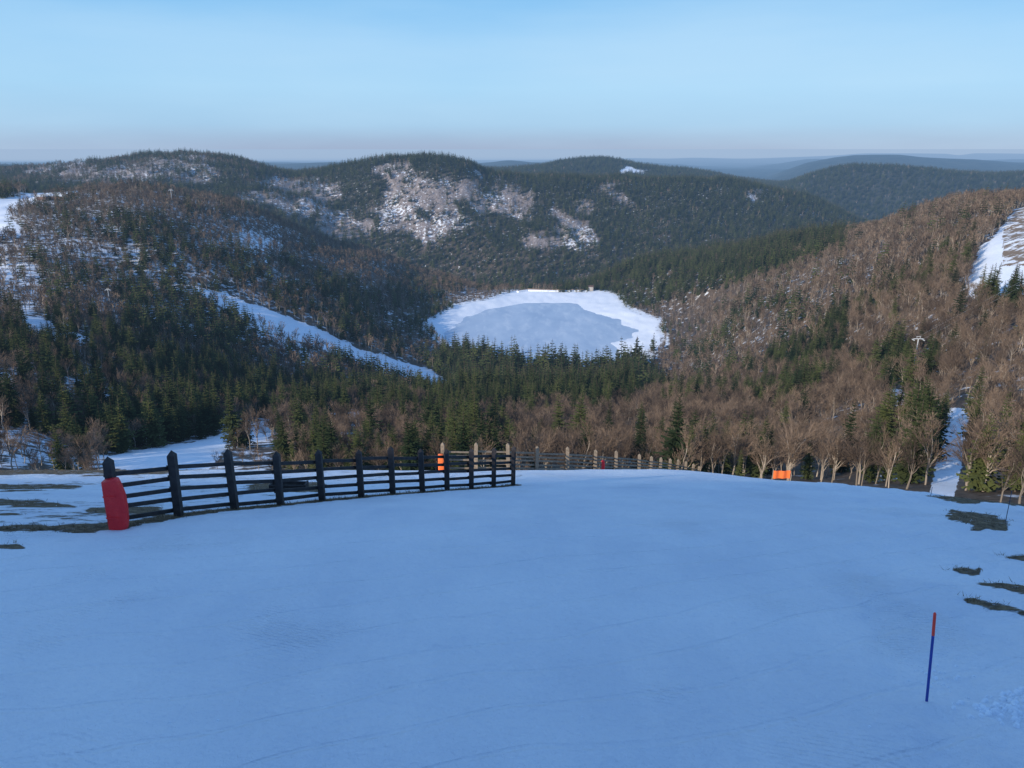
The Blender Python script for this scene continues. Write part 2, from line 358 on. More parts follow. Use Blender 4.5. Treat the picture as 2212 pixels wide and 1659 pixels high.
# ---------------------------------------------------------------- generic mesh builder
class MB:
    def __init__(s): s.v=[];s.f=[];s.m=[]
    def add(s,vs,fs,mi=0):
        n=len(s.v);s.v+=[tuple(a) for a in vs];s.f+=[tuple(i+n for i in f) for f in fs];s.m+=[mi]*len(fs)
    def box(s,p0,p1,w,h,mi=0,up=Vector((0,0,1))):
        p0=Vector(p0);p1=Vector(p1);d=(p1-p0).normalized();sd=d.cross(up)
        if sd.length<1e-3: sd=Vector((1,0,0))
        sd.normalize();uu=sd.cross(d)
        vs=[p+sd*a*w/2+uu*b*h/2 for p in(p0,p1) for a,b in((-1,-1),(1,-1),(1,1),(-1,1))]
        s.add(vs,[(0,3,2,1),(4,5,6,7),(0,1,5,4),(1,2,6,5),(2,3,7,6),(3,0,4,7)],mi)
    def tube(s,p0,p1,r0,r1,n=6,mi=0,cap=True):
        p0=Vector(p0);p1=Vector(p1);d=(p1-p0).normalized()
        a=d.orthogonal().normalized();b=d.cross(a)
        vs=[p+(a*math.cos(2*math.pi*i/n)+b*math.sin(2*math.pi*i/n))*r for p,r in((p0,r0),(p1,r1)) for i in range(n)]
        fs=[(i,(i+1)%n,n+(i+1)%n,n+i) for i in range(n)]
        if cap: fs+=[tuple(range(n))[::-1],tuple(range(n,2*n))]
        s.add(vs,fs,mi)
    def mesh(s,name,mats,smooth_=False):
        me=bpy.data.meshes.new(name);me.from_pydata(s.v,[],s.f)
        for m in mats: me.materials.append(m)
        me.polygons.foreach_set('material_index',s.m)
        if smooth_: me.polygons.foreach_set('use_smooth',[True]*len(s.f))
        me.update();return me
    def obj(s,name,mats,parent=None,loc=(0,0,0),smooth_=False,coll=None):
        o=bpy.data.objects.new(name,s.mesh(name,mats,smooth_));(coll or sc.collection).objects.link(o);o.location=loc
        if parent:o.parent=parent
        return o

# ---------------------------------------------------------------- tree materials
def tree_mat(name,dark,light):
    m,nt=new_mat(name);k=N(nt)
    r=k.a('ShaderNodeObjectInfo').outputs['Random']
    c=k.mix(r,dark,light)
    b=k.a('ShaderNodeBsdfDiffuse',{'Color':c})
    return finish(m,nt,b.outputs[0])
m_need=tree_mat('conifer_needles',(.016,.028,.016),(.082,.094,.034))
m_cbark=tree_mat('conifer_bark',(.06,.045,.035),(.11,.085,.07))
m_bark=tree_mat('beech_bark',(.20,.165,.135),(.40,.34,.28))
m_twig=tree_mat('beech_twigs',(.078,.058,.047),(.235,.17,.125))
def conifer(seed,tiers,nb,sub,rad):
    R=random.Random(seed);b=MB()
    b.tube((0,0,-.05),(0,0,.97),.014,.003,5,1,False)
    for i in range(tiers):
        fz=i/(tiers-1);z=.09+.89*fz**.95
        rr=rad*(1-fz)**.8*(.75+.4*min(1,fz*5+.3))*R.uniform(.72,1.15)+.008
        a0=R.uniform(0,6.28);n=max(4,int(nb*(1-fz*.55)))
        for j in range(n):
            if R.random()<.08: continue
            a=a0+6.283*j/n+R.uniform(-.25,.25);L=rr*R.uniform(.62,1.18);zz=z+R.uniform(-.012,.012)
            dx,dy=math.cos(a),math.sin(a);dr=R.uniform(.15,.42)*(1-fz*.7)
            def pt(s,w=0,dz=0): return (dx*L*s-dy*w,dy*L*s+dx*w,zz+.25*L*s*(fz)-dr*L*s**1.3+dz+ .10*L*s*s)
            W=L*R.uniform(.30,.45) if sub>1 else L*R.uniform(.45,.6)
            for q in range(sub):
                s0=q/sub;s1=(q+1)/sub;w=W*(1-s0*.75)*R.uniform(.6,1.15)
                b.add([pt(s0),pt(min(s1+.08,1.02)),pt(s0+.75/sub,w,-w*.5),pt(s0+.75/sub,-w,-w*.5)],[(0,1,2),(0,3,1)],0)
                if sub>2: b.add([pt(s0),pt(s1),pt(s0+.4/sub,w*.2,-w*.8)],[(0,1,2)],0)
    return b
def beech(seed,cnt,twr):
    R=random.Random(seed);b=MB()
    def grow(p,d,L,r,lv):
        if lv>=len(cnt):
            s=d.orthogonal().normalized();q=d.cross(s)
            a=R.uniform(0,6.28);w=s*math.cos(a)+q*math.sin(a)
            b.add([p-w*twr,p+w*twr,p+d*L],[(0,1,2)],1)
            return
        mid=p+d*L*.5+Vector((R.uniform(-1,1),R.uniform(-1,1),0))*L*.05
        e=p+d*L+Vector((R.uniform(-1,1),R.uniform(-1,1),R.uniform(0,.5)))*L*.06
        mi=0 if lv<2 else 1
        b.tube(p,mid,r,r*.8,5 if lv==0 else 3,mi,False);b.tube(mid,e,r*.8,r*.55,5 if lv==0 else 3,mi,False)
        for i in range(cnt[lv]):
            s=R.uniform(.35 if lv else .5,1) if i else 1.0
            st=p+(mid-p)*(s*2) if s<.5 else mid+(e-mid)*(s*2-1)
            ang=R.uniform(.25,.75) if lv else R.uniform(.15,.62)
            if i==0: ang*=.4
            o=d.orthogonal().normalized();az=R.uniform(0,6.28)+i*2.4
            side=Matrix.Rotation(az,3,d)@o
            nd=(d*math.cos(ang)+side*math.sin(ang)+Vector((0,0,.12))).normalized()
            grow(st,nd,L*R.uniform(.5,.78)*(1.0 if lv else .72),r*.5,lv+1)
    grow(Vector((0,0,-.03)),Vector((R.uniform(-.04,.04),R.uniform(-.04,.04),1)).normalized(),.5,.013,0)
    zt=max(v[2] for v in b.v)
    b.v=[(x/zt,y/zt,z_/zt) for x,y,z_ in b.v]
    return b
def mkcoll(name,items,mats):
    c=bpy.data.collections.new(name)
    for i,(n,b) in enumerate(items): 
        o=bpy.data.objects.new(n+'_%02d'%i,b.mesh(n,mats));c.objects.link(o)
    return c
con_near=[conifer(s,24,12,3,r) for s,r in((1,.20),(2,.17),(3,.22),(4,.16),(5,.19))]
con_far=[conifer(s,11,7,1,r) for s,r in((11,.20),(12,.175),(13,.22))]
be_near=[beech(s,(7,5,5,4),.0020) for s in(21,22,23,24,25,26,27)]
be_far=[beech(s,(6,4,4),.009) for s in(31,32,33)]
C_cn=mkcoll('conifer_shapes',[('conifer_tree',b) for b in con_near],[m_need,m_cbark])
C_cf=mkcoll('distant_conifer_shapes',[('conifer_tree',b) for b in con_far],[m_need,m_cbark])
C_bn=mkcoll('beech_shapes',[('beech_tree',b) for b in be_near],[m_bark,m_twig])
C_bf=mkcoll('distant_beech_shapes',[('beech_tree',b) for b in be_far],[m_bark,m_twig])

def scatter_obj(name,pts,scl,rot,idx,coll):
    me=bpy.data.meshes.new(name);me.from_pydata(pts.tolist(),[],[])
    a=me.attributes.new('scl','FLOAT_VECTOR','POINT');a.data.foreach_set('vector',scl.ravel().astype(np.float32))
    a=me.attributes.new('rot','FLOAT_VECTOR','POINT');a.data.foreach_set('vector',rot.ravel().astype(np.float32))
    a=me.attributes.new('idx','INT','POINT');a.data.foreach_set('value',idx.astype(np.int32))
    o=bpy.data.objects.new(name,me);sc.collection.objects.link(o)
    ng=bpy.data.node_groups.new(name+'_scatter','GeometryNodeTree')
    ng.interface.new_socket('Geometry',in_out='INPUT',socket_type='NodeSocketGeometry')
    ng.interface.new_socket('Geometry',in_out='OUTPUT',socket_type='NodeSocketGeometry')
    nd=ng.nodes;gi=nd.new('NodeGroupInput');go=nd.new('NodeGroupOutput')
    ip=nd.new('GeometryNodeInstanceOnPoints');ci=nd.new('GeometryNodeCollectionInfo')
    ci.inputs['Collection'].default_value=coll;ci.inputs['Separate Children'].default_value=True;ci.inputs['Reset Children'].default_value=True
    def na(n,t):
        q=nd.new('GeometryNodeInputNamedAttribute');q.data_type=t;q.inputs['Name'].default_value=n
        return [s for s in q.outputs if s.enabled and s.name=='Attribute'][0]
    lk=ng.links.new
    lk(gi.outputs[0],ip.inputs['Points']);lk(ci.outputs[0],ip.inputs['Instance']);ip.inputs['Pick Instance'].default_value=True
    lk(na('idx','INT'),ip.inputs['Instance Index']);lk(na('rot','FLOAT_VECTOR'),ip.inputs['Rotation']);lk(na('scl','FLOAT_VECTOR'),ip.inputs['Scale'])
    lk(ip.outputs[0],go.inputs[0])
    md=o.modifiers.new('scatter','NODES');md.node_group=ng
    return o

def gp(px_,Y_):
    t=-.5
    for _ in range(6): X_=u_of(px_,t)*Y_;t=H(X_,Y_)/Y_
    return Vector((X_,Y_,t*Y_))
# ---------------------------------------------------------------- forest placement
MAXT=np.maximum.accumulate(T,axis=0)
openf=OPEN.astype(float);rockf=ROCK.astype(float);glf=GL.astype(float)
def band(y0,y1,s):
    xs=np.arange(-.86*y1,.86*y1,s);ys=np.arange(y0,y1,s)
    X,Y=np.meshgrid(xs,ys);X=X+rng.uniform(-.5,.5,X.shape)*s;Y=Y+rng.uniform(-.5,.5,X.shape)*s
    k_=(np.abs(X/Y)<.80)&(Y>y0)&(Y<=y1);return X[k_],Y[k_]
bd=[band(100,700,5.8),band(700,1700,7.3),band(1700,2900,9.5),band(2900,5200,15)]
X=np.concatenate([b_[0] for b_ in bd]);Y=np.concatenate([b_[1] for b_ in bd])
z=bil(Z,X,Y);px,py=inv(X/Y,z/Y)
op=bil(openf,X,Y)>.35;ro=bil(rockf,X,Y)>.5;gl=bil(glf,X,Y)>.5;bdist=bil(BASIN_D,X,Y)
n1=fbm(X/60,Y/60,71);n2=fbm(X/18,Y/18,77,3)
miny=np.interp(px,[-500,215,245,590,620,950,1500,1800,2212,2600],[190,215,305,305,215,175,165,140,108,100])
PYL=[(1975,400,14.5,1.0),(2290,420,17,1.0),(373,1230,24,1.2),(240,700,20,.9),(556,560,16,.7)]
keep=(~op)&(bdist>4)&(Y>miny)
for p_ in PYL[:2]:
    g=gp(p_[0],p_[1]);keep&=~((np.abs(X-g.x)<8)&(Y>g.y-34)&(Y<g.y+8))
dens=np.where(ro,.25+.5*smooth((n2-.35)/.25),np.where(gl,.5,.95))-np.where((n2<.38)&(Y<1700),.45,0)-np.where((n2<.45)&(Y<420),.25,0)
keep&=rng.random(X.shape)<dens
mt_=bil(MAXT,X,Y*.985)
keep&=((z+22)/Y>mt_-.001)
X,Y,z,px,py,n1,n2,ro,bdist=[a[keep] for a in(X,Y,z,px,py,n1,n2,ro,bdist)]
pc=np.full(X.shape,.38)
pc=np.where(Y>1680,.95,pc)
pc=np.where((Y>1680)&(px<560)&(py<400),.6,pc)
pc=np.where(ro,.5,pc)
L_=(px<1150)&(Y<=1680)&(Y>430)
pc=np.where(L_,.33,pc)
def reg(poly,y0,y1,val):
    global pc
    q=inpoly(px+(n2-.5)*60,py+(n1-.5)*30,poly)&(Y>y0)&(Y<y1);pc=np.where(q,val,pc)
reg([(120,400),(420,405),(700,500),(900,570),(1130,620),(1130,680),(900,640),(600,560),(300,470),(120,450)],600,1680,.06)
reg([(0,410),(150,430),(350,500),(500,560),(300,570),(0,500)],500,1680,.42)
reg([(350,560),(600,600),(850,640),(1000,700),(900,730),(650,670),(400,600)],500,1680,.5)
reg([(0,500),(260,560),(300,720),(0,700)],400,1300,.10)
reg([(250,620),(450,640),(560,700),(540,800),(300,800)],400,1300,.75)
reg([(0,730),(560,760),(900,800),(950,900),(0,900)],300,900,.42)
reg([(560,720),(720,760),(700,830),(500,830)],300,900,.08)
R_=(px>=1150)&(Y<=1680)
pc=np.where(R_,.07,pc)
reg([(1200,640),(1260,560),(1400,520),(1560,490),(1830,480),(1830,540),(1650,600),(1500,640),(1420,670)],900,1680,.96)
reg([(900,810),(1000,720),(1100,740),(1400,750),(1440,860),(1320,905),(1100,900),(920,930)],300,950,.93)
reg([(1400,700),(1700,660),(1830,690),(1820,790),(1600,810),(1450,780)],200,900,.45)
reg([(1600,850),(1760,840),(1780,950),(1620,960)],100,500,.35)
reg([(1880,790),(2030,780),(2030,1020),(1910,1020)],80,500,.6)
reg([(2100,620),(2212,610),(2212,690),(2120,690)],100,900,.6)
reg([(560,900),(920,900),(1000,1100),(560,1100)],90,400,.20)
reg([(1100,905),(1900,880),(1900,1100),(1100,1100)],90,420,.03)
reg([(-300,850),(240,860),(240,1100),(-300,1100)],90,480,.38)
pc=np.clip(pc+(n1-.5)*np.where((pc>.9),.3,np.where(pc<.09,.75,2.0)),0,1)
iscon=rng.random(X.shape)<pc
n=len(X)
hc=rng.uniform(13,28,n)*np.where(Y<300,.75,1)*np.where(Y>1700,.85,1)*np.where(Y>2900,1.1,1);hb=rng.uniform(10.5,20,n)*np.where(Y<300,.82,1)*np.where(Y>1700,.9,1)
hc*=.75+.5*n2;hb*=.8+.4*n1
sh=np.where((bdist<60)&(Y>950),.65,1);hc*=sh;hb*=sh
hc*=np.where((px>1000)&(px<1390)&(Y>560)&(Y<930),1.28,1)
hb*=np.where((px>900)&(px<1390)&(Y>560)&(Y<930),.8,1)
h=np.where(iscon,hc,hb)
wd=h*rng.uniform(.82,1.25,n)*np.where(Y>1700,1.2,1)*np.where(Y>2900,1.4,1)*np.where(iscon,1,1.08)
scl=np.stack([wd,wd,h],1);rot=np.stack([rng.normal(0,.04,n),rng.normal(0,.04,n),rng.uniform(0,6.28,n)],1)
pts=np.stack([X,Y,z-.2],1)
for nm,sel,coll,nvv in(('conifer_forest',iscon&(Y<650),C_cn,5),('distant_conifer_forest',iscon&(Y>=650),C_cf,3),('beech_forest',~iscon&(Y<600),C_bn,7),('distant_beech_forest',~iscon&(Y>=600),C_bf,3)):
    scatter_obj(nm,pts[sel],scl[sel],rot[sel],rng.integers(0,nvv,sel.sum()),coll);print(nm,sel.sum())

def standing(name,protos,mats,lst):
    ms=[b.mesh(name,mats) for b in protos]
    for i,(px_,Y_,h_) in enumerate(lst):
        t=-.43
        for _ in range(4): X_=u_of(px_,t)*Y_;t=H(X_,Y_)/Y_
        o=bpy.data.objects.new(name,ms[i%len(ms)]);sc.collection.objects.link(o)
        o.location=(X_,Y_,t*Y_-.2);s=h_*random.uniform(.95,1.15);o.scale=(s,s,h_);o.rotation_euler=(0,0,random.uniform(0,6))
standing('fir_tree',con_near,[m_need,m_cbark],[(1003,180,18),(1070,184,19),(705,205,17),(955,230,21),(350,400,26),(225,390,33),(420,400,30),(60,380,25),(1690,300,20),(1730,320,21),(1985,160,21),(1960,175,22),(2110,120,15),(500,420,26),(915,240,15),(1040,215,19),(1270,240,17),(820,225,14)])
standing('bare_beech_tree',be_near,[m_bark,m_twig],[(1470,160,15),(1440,170,15),(1700,155,13),(1770,150,13),(1850,142,12.5),(1230,178,13),(1180,182,12),(780,190,12),(640,205,11),(870,190,12),(1340,172,13),(1560,165,13),(500,265,12),(185,250,15),(2160,105,11),(2200,100,12),(1920,130,11),(550,240,10),(525,246,9),(470,245,8),(590,215,10),(560,230,9),(610,225,10),(120,240,12),(40,230,13),(1640,160,12),(1510,168,13)])

# ---------------------------------------------------------------- fences
m_wood=simple('weathered_dark_wood',(.045,.038,.036),.85,var=.4,scale=6,bump=.4)
m_wood2=simple('weathered_wood',(.24,.185,.13),.85,var=.35,scale=6,bump=.4)
m_org=simple('orange_padding',(.9,.17,.03),.55,var=.1,scale=20,bump=.2)
def fence(name,P_,hh_,mat,pw,nr,gap,rw):
    e=bpy.data.objects.new(name,None);sc.collection.objects.link(e)
    b=MB();r=MB();R=random.Random(5);base=[]
    for i,(x_,y_) in enumerate(P_):
        g=H(x_,y_);base.append(Vector((x_,y_,g)))
        ln=Vector((R.uniform(-.03,.03),R.uniform(-.03,.03),0));hp=hh_*R.uniform(.96,1.04)
        top=Vector((x_,y_,g+hp))+ln
        b.box((x_,y_,g-.3),top,pw,pw,0,Vector((0,1,0)))
        w=pw/2;vs=[top+Vector((sx*w,sy*w,.001)) for sx,sy in((-1,-1),(1,-1),(1,1),(-1,1))]+[top+Vector((0,0,pw*.75))]
        b.add(vs,[(0,1,4),(1,2,4),(2,3,4),(3,0,4)],0)
    for i in range(len(base)-1):
        a,c=base[i],base[i+1];d=(c-a).normalized();nn=Vector((-d.y,d.x,0)).normalized()
        for q in range(nr):
            zz=gap*(q+.45)+R.uniform(-.015,.015)
            o_=nn*(pw/2+.02)
            r.box(a+o_-d*.05+Vector((0,0,zz+R.uniform(-.02,.02))),c+o_+d*.05+Vector((0,0,zz+R.uniform(-.02,.02))),.035,rw)
    b.obj('posts',[mat],e);r.obj('rails',[mat],e);return e,base
e1,base1=fence('wooden_fence',FX,1.28,m_wood,.145,5,.235,.08)
p2=[(957,36),(1028,36.4),(1098,37),(1160,38.5),(1225,40.5),(1285,43),(1330,45),(1380,48),(1405,49.8),(1425,51.6),(1445,53.4),(1462,55.2),(1480,57),(1495,59),(1508,61)]
P2=[]
for px_,Y_ in p2:
    t=-.436
    for _ in range(4): X_=u_of(px_,t)*Y_;t=H(X_,Y_)/Y_
    P2.append((X_,Y_))
e2,base2=fence('wooden_fence',P2,1.36,m_wood2,.18,5,.22,.09)
def pad(name,base,w_l,w_r,z0,z1,dep,mat,dirx):
    b=MB();dx=Vector(dirx).normalized();nn=Vector((dx.y,-dx.x,0))
    NS=16;NR=20;rings=[]
    for i in range(NS+1):
        s=i/NS;zz=z0+(z1-z0)*s
        en=min(1,(math.sin(math.pi*min(max(s*.9+.05,0),1)))**.35)
        wr=w_r*(.45+.55*en)*(1.0-.35*max(0,s-.7)*2);wl=w_l
        ring=[]
        for j in range(NR):
            a=2*math.pi*j/NR;c_=math.copysign(abs(math.cos(a))**.6,math.cos(a));s_=math.copysign(abs(math.sin(a))**.6,math.sin(a))
            ring.append(base+dx*(c_*(wr if c_>0 else wl))+nn*s_*dep*(.7+.3*en)+Vector((0,0,zz+.02*c_)))
        rings.append(ring)
    vs=[v for r_ in rings for v in r_];fs=[]
    for i in range(NS):
        for j in range(NR):
            fs.append((i*NR+j,i*NR+(j+1)%NR,(i+1)*NR+(j+1)%NR,(i+1)*NR+j))
    fs+=[tuple(range(NR))[::-1],tuple(range(NS*NR,NS*NR+NR))]
    b.add(vs,fs);e=bpy.data.objects.new(name,None);sc.collection.objects.link(e)
    b.obj('pad',[mat],e,smooth_=True)
    st=MB()
    for zz in(z0+(z1-z0)*.3,z0+(z1-z0)*.72):
        st.box(base+nn*(dep+.0)-dx*w_l*.8+Vector((0,0,zz)),base+nn*(dep+.0)+dx*w_r*.5+Vector((0,0,zz)),.012,.03)
    st.obj('strap',[mat],e);return e
mr_,nt=new_mat('quilted_red_cover');k=N(nt);tc=k.a('ShaderNodeTexCoord').outputs['Object']
vo=k.a('ShaderNodeTexVoronoi',{'Vector':tc,'Scale':22.0}).outputs['Distance']
c=k.mix(k.mr(k.noise(tc,5,4),.3,.7),(.75,.012,.02),(.92,.03,.03))
b_=k.a('ShaderNodeBsdfPrincipled',{'Base Color':c,'Roughness':.5,'Normal':k.a('ShaderNodeBump',{'Height':vo,'Strength':.5,'Distance':.02}).outputs[0]})
finish(mr_,nt,b_.outputs[0],False)
pad('safety_pad',base1[0]+Vector((0.10,-.17,0)),.15,.22,.02,1.03,.13,mr_,(1,0,0))
pad('safety_pad',base2[0]+Vector((-.05,-.35,0)),.15,.2,-.15,1.02,.17,m_org,(1,0,0))
pad('safety_pad',base2[5]+Vector((.45,-.3,0)),.10,.10,.2,.85,.12,mr_,(1,0,0))

# ---------------------------------------------------------------- piste poles
m_blue=simple('blue_pole_plastic',(.02,.05,.32),.4,var=.1)
m_rp=simple('orange_pole_plastic',(.95,.06,.03),.4,var=.1)
m_dk=simple('dark_pole',(.05,.06,.10),.5)
def pole(px_,Y_,h_,lean,r,tf):
    e=bpy.data.objects.new('piste_marker_pole',None);sc.collection.objects.link(e)
    g=gp(px_,Y_);top=g+Vector((lean*h_,.0,h_));s=g+(top-g)*(1-tf)
    b=MB();b.tube(g-Vector((0,0,.15)),s,r,r,10);b.obj('shaft',[m_blue if r>.01 else m_dk],e,smooth_=False)
    b=MB();b.tube(s,top,r*1.08,r*1.05,10);b.tube(top,top+Vector((0,0,r)),r*1.05,r*.4,10);b.obj('tip',[m_rp if r>.01 else m_dk],e)
pole(2004,6.5,1.02,-.09,.0135,.24)
pole(2172,16.5,.80,.0,.008,.2)
pole(2010,22,.32,.02,.008,.2)
e=bpy.data.objects.new('orange_safety_banner',None);sc.collection.objects.link(e)
g=gp(1685,41);b=MB();zt=41*t_of(1016);zb=41*t_of(1033)
ww=.48
for s in(-1,1): b.tube((g.x+s*ww,41.03,g.z-.2),(g.x+s*ww,41.03,zt+.05),.03,.03,8)
b.obj('stakes',[m_wood2],e)
b=MB();nx=12
vs=[];fs=[]
for i in range(nx+1):
    xx=g.x-ww+2*ww*i/nx;yy=41-.03-.03*math.sin(i*1.1)
    vs+=[(xx,yy,zb),(xx,yy,zt-.02*math.sin(math.pi*i/nx))]
    if i<nx: fs.append((2*i,2*i+2,2*i+3,2*i+1))
b.add(vs,fs);b.obj('banner_cloth',[m_org],e)
e=bpy.data.objects.new('wooden_trough',None);sc.collection.objects.link(e)
g=gp(625,21.5);b=MB()
for q in range(2): b.box(g+Vector((-.55,-.15,.07+q*.1)),g+Vector((.55,-.15,.07+q*.1)),.03,.085);b.box(g+Vector((-.55,.15,.07+q*.1)),g+Vector((.55,.15,.07+q*.1)),.03,.085)
for s in(-.53,.53): b.box(g+Vector((s,-.18,.12)),g+Vector((s,.18,.12)),.05,.22)
b.obj('planks',[m_wood],e)

# ---------------------------------------------------------------- snow crumbs
sb_=MB();R=random.Random(77)
def lump(x_,y_,s):
    g=H(x_,y_);vs=[];n_=6
    for a in range(n_):
        an=a*6.283/n_+R.uniform(-.3,.3);r_=s*R.uniform(.7,1.2);vs.append((x_+r_*math.cos(an),y_+r_*math.sin(an),g-.01))
    for a in range(n_):
        an=a*6.283/n_+R.uniform(-.3,.3);r_=s*R.uniform(.45,.8);vs.append((x_+r_*math.cos(an),y_+r_*math.sin(an),g+s*R.uniform(.45,.8)))
    vs.append((x_,y_,g+s*R.uniform(.7,1.0)))
    fs=[(i,(i+1)%n_,n_+(i+1)%n_,n_+i) for i in range(n_)]+[(n_+i,n_+(i+1)%n_,2*n_) for i in range(n_)]
    sb_.add(vs,fs)
for _ in range(520):
    Y_=5.3*math.exp(R.random()*1.3);lump(R.uniform(-.7,.7)*Y_,Y_,R.uniform(.004,.013)*(1+.5*(R.random()<.1)))
for _ in range(110):
    g=gp(R.gauss(2170,45),R.gauss(6.45,.15));lump(g.x,g.y,R.uniform(.012,.045))
for _ in range(30):
    g=gp(R.gauss(2020,25),R.gauss(7.2,.2));lump(g.x,g.y,R.uniform(.01,.03))
sb_.obj('snow_crumbs',[simple('loose_snow',(.82,.87,.93),.8,var=.05)],smooth_=True)

# ---------------------------------------------------------------- dry grass
gb=MB();R=random.Random(9)
m_gr=simple('dry_grass_blades',(.16,.11,.06),.9,var=.5,scale=3)
def tuft(x_,y_,s,n_):
    g=H(x_,y_)
    for _ in range(n_):
        a=R.uniform(0,6.28);r_=R.uniform(0,s);l_=R.uniform(.04,.12);p=Vector((x_+r_*math.cos(a),y_+r_*math.sin(a),g-.02))
        d=Vector((R.uniform(-.8,.8),R.uniform(-.8,.8),R.uniform(.3,.8))).normalized()*l_
        w_=Vector((math.cos(a*3),math.sin(a*3),0))*.006
        gb.add([p-w_,p+w_,p+d],[(0,1,2)])
for i in range(len(FX)-1):
    a=Vector(FX[i]);c=Vector(FX[i+1])
    for q in range(22):
        s=R.random();p=a+(c-a)*s;tuft(p.x+R.uniform(-.22,.22),p.y+R.uniform(-.28,.2),.12,16)
for q in range(130):
    s=R.random();tuft(FX[0][0]-s*5+R.uniform(-.1,.4),FX[0][1]-.5*s+R.gauss(0,.16)-.15,.12,14)
gi=np.argwhere(GR&(YY<45)&(np.abs(XX/YY)<.75))
for q in range(900):
    i_,j_=gi[R.randrange(len(gi))];tuft(XX[i_,j_]+R.uniform(-.1,.1),YY[i_,j_]+R.uniform(-.1,.1),.1,8)
gb.obj('dry_grass',[m_gr])

# ---------------------------------------------------------------- dam
m_con=simple('snowy_concrete',(.42,.38,.34),.85,painted_haze=True,var=.2,scale=.2)
m_sn=simple('snow_cap',(.82,.85,.9),.7,painted_haze=True,var=.04,scale=.2)
e=bpy.data.objects.new('dam_wall',None);sc.collection.objects.link(e)
dp=lp([(1118,638),(1140,635),(1170,636),(1200,636.5),(1235,636.5),(1268,636)])
b=MB();c2=MB();c3=MB()
for i in range(len(dp)-1):
    a,c=dp[i],dp[i+1]
    b.box((a[0],a[1]+6,-254),(c[0],c[1]+6,-254),6,20)
    c2.box((a[0],a[1]+6,-243.6),(c[0],c[1]+6,-243.6),5.0,.8)
    c3.box((a[0],a[1]+8.5,-242.4),(c[0],c[1]+8.5,-242.4),.5,1.8)
b.obj('wall',[m_sn],e);c2.obj('crest_snow',[m_sn],e);c3.obj('parapet',[simple('brown_parapet',(.22,.15,.10),painted_haze=True,scale=.3)],e)
e=bpy.data.objects.new('valve_house',None);sc.collection.objects.link(e)
q=lp([(1277,636)])[0];b=MB();b.box((q[0]-4,q[1]+8,-241),(q[0]+4,q[1]+8,-241),6,7);b.obj('walls',[m_con],e)
b=MB();b.add([(q[0]-4.6,q[1]+4.4,-237.5),(q[0]+4.6,q[1]+4.4,-237.5),(q[0]+4.6,q[1]+11.6,-237.5),(q[0]-4.6,q[1]+11.6,-237.5),(q[0]-4.6,q[1]+8,-235),(q[0]+4.6,q[1]+8,-235)],[(0,1,5,4),(2,3,4,5),(0,4,3),(1,2,5),(0,3,2,1)]);b.obj('roof',[simple('roof_brown',(.12,.07,.05),painted_haze=True)],e)

# ---------------------------------------------------------------- ski lift pylons
m_st=simple('galvanised_steel',(.55,.57,.6),.45,painted_haze=True,var=.08)
def pylon(px_,Y_,h_,s_):
    e=bpy.data.objects.new('ski_lift_pylon',None);sc.collection.objects.link(e)
    g=gp(px_,Y_);b=MB();b.tube(g-Vector((0,0,.5)),g+Vector((0,0,h_)),.42*s_,.28*s_,10);b.obj('mast',[m_st],e)
    b=MB();tp=g+Vector((0,0,h_))
    b.box(tp+Vector((-2.6*s_,0,.1)),tp+Vector((2.6*s_,0,.1)),.35*s_,.4*s_)
    b.box(tp+Vector((-1.2*s_,0,1.3*s_)),tp+Vector((1.2*s_,0,1.3*s_)),.2*s_,.25*s_)
    for s in(-1,1): b.box(tp+Vector((s*.5*s_,0,0)),tp+Vector((s*1.1*s_,0,1.3*s_)),.15*s_,.15*s_)
    b.obj('crossarm',[m_st],e)
    b=MB()
    for s in(-1,1):
        c_=tp+Vector((s*2.6*s_,0,-.35*s_));b.box(c_-Vector((0,1.6*s_,0)),c_+Vector((0,1.6*s_,0)),.15*s_,.2*s_)
        for w_ in range(-2,3): b.tube(c_+Vector((-.08,w_*.65*s_,-.15*s_)),c_+Vector((.08,w_*.65*s_,-.15*s_)),.28*s_,.28*s_,10)
    b.obj('sheave_train',[m_st],e);return tp
tops=[pylon(*p_) for p_ in PYL]
cb=MB()
for s in(-2.6,2.6): cb.tube(tops[0]+Vector((s,0,-.1)),tops[1]+Vector((s,0,-.1)),.02,.02,4)
cb.obj('lift_cable',[m_st])
def hut(px_,Y_,w_,d_,h_,cw,cr):
    e=bpy.data.objects.new('mountain_hut',None);sc.collection.objects.link(e);g=gp(px_,Y_)
    b=MB();b.box(g+Vector((-w_/2,0,h_/2)),g+Vector((w_/2,0,h_/2)),d_,h_);b.obj('walls',[cw],e)
    b=MB();x0,x1=g.x-w_/2-.5,g.x+w_/2+.5;y0,y1=g.y-d_/2-.6,g.y+d_/2+.6;zz=g.z+h_+.003
    b.add([(x0,y0,zz),(x1,y0,zz),(x1,y1,zz),(x0,y1,zz),(x0,g.y,zz+d_*.3),(x1,g.y,zz+d_*.3)],[(0,1,5,4),(2,3,4,5),(0,4,3),(1,2,5),(0,3,2,1)]);b.obj('roof',[cr],e)
    b=MB()
    for q in range(4): b.box(g+Vector((-w_/2+(q+.6)*w_/4.5,-d_/2-.03,h_*.5)),g+Vector((-w_/2+(q+1.0)*w_/4.5,-d_/2-.03,h_*.5)),.05,h_*.3)
    b.obj('windows',[m_dk],e)
m_wall=simple('timber_wall',(.25,.12,.08),painted_haze=True,scale=.3)
hut(125,1200,26,12,6,m_wall,m_sn);hut(92,1190,12,9,5,m_wall,m_sn);hut(160,1230,14,9,5,m_wall,m_sn)

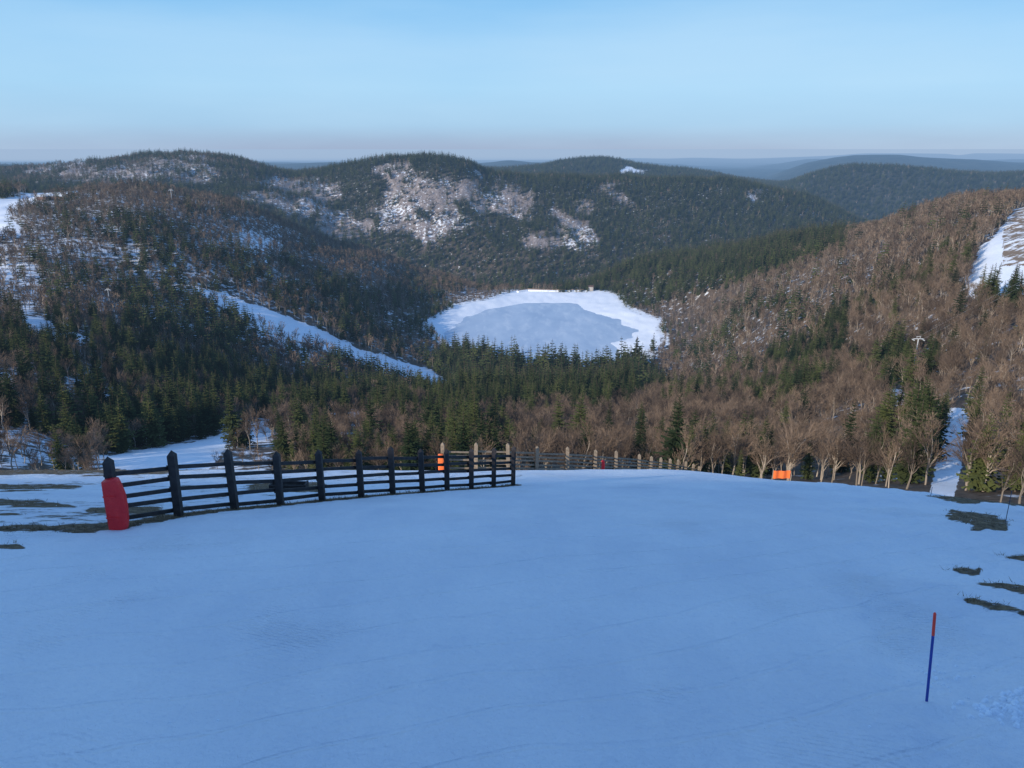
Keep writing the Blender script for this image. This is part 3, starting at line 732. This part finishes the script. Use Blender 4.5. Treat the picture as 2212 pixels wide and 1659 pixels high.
# ---------------------------------------------------------------- light, sky, camera
EL=math.radians(21);hx,hy=-.75,-.66
nrm=math.hypot(hx,hy);hx/=nrm;hy/=nrm
sd=Vector((hx*math.cos(EL),hy*math.cos(EL),math.sin(EL)))
l=bpy.data.lights.new('sun','SUN');l.energy=5.0;l.angle=math.radians(.5);l.color=(1,.90,.75)
lo=bpy.data.objects.new('sun',l);lo.rotation_euler=(-sd).to_track_quat('-Z','Y').to_euler();sc.collection.objects.link(lo)
w=bpy.data.worlds.new('World');sc.world=w;w.use_nodes=True;nt=w.node_tree;nt.nodes.clear();k=N(nt)
ST=.13
sky=k.a('ShaderNodeTexSky',sky_type='NISHITA',sun_disc=False,sun_elevation=EL,sun_rotation=math.atan2(hx,hy)%(2*math.pi),altitude=1200,air_density=1.0,dust_density=.3,ozone_density=2.0)
tc=k.a('ShaderNodeTexCoord').outputs['Generated']
zz=k.a('ShaderNodeSeparateXYZ',{0:tc}).outputs['Z']
cr=k.a('ShaderNodeValToRGB',{'Fac':zz});el=cr.color_ramp.elements
stops=[(0.0,(.32,.43,.64)),(.012,(.33,.48,.70)),(.028,(.35,.58,.83)),(.07,(.38,.67,.94)),(.12,(.34,.64,.95)),(.175,(.18,.51,.90)),(.4,(.11,.32,.78)),(1.0,(.082,.245,.67))]
el[0].position=0;el[0].color=(*stops[0][1],1);el[1].position=1;el[1].color=(*stops[-1][1],1)
for p_,c_ in stops[1:-1]:
    q=el.new(p_);q.color=(*c_,1)
grad=k.a('ShaderNodeVectorMath',{0:cr.outputs[0],1:(1/ST,1/ST,1/ST)},operation='MULTIPLY').outputs[0]
base=k.mix(.93,sky.outputs[0],grad)
mp=k.a('ShaderNodeMapping',{'Vector':tc,'Scale':(1.0,1.0,5.5),'Rotation':(.06,.10,.5)}).outputs[0]
cn=k.noise(mp,1.7,6,.5)
cf=k.math('MULTIPLY',k.mr(cn,.40,.70),.45)
c=k.mix(cf,base,(.54/ST,.77/ST,.97/ST))
bg=k.a('ShaderNodeBackground',{'Color':c,'Strength':ST});o=k.a('ShaderNodeOutputWorld');nt.links.new(bg.outputs[0],o.inputs[0])
cam=bpy.data.cameras.new('camera');cam.sensor_width=36;cam.lens=36*F/2212;cam.clip_start=.1;cam.clip_end=250000
co=bpy.data.objects.new('camera',cam);co.rotation_euler=(math.radians(73),0,0);sc.collection.objects.link(co);sc.camera=co
sc.view_settings.view_transform='Standard';sc.view_settings.look='None';sc.view_settings.exposure=0
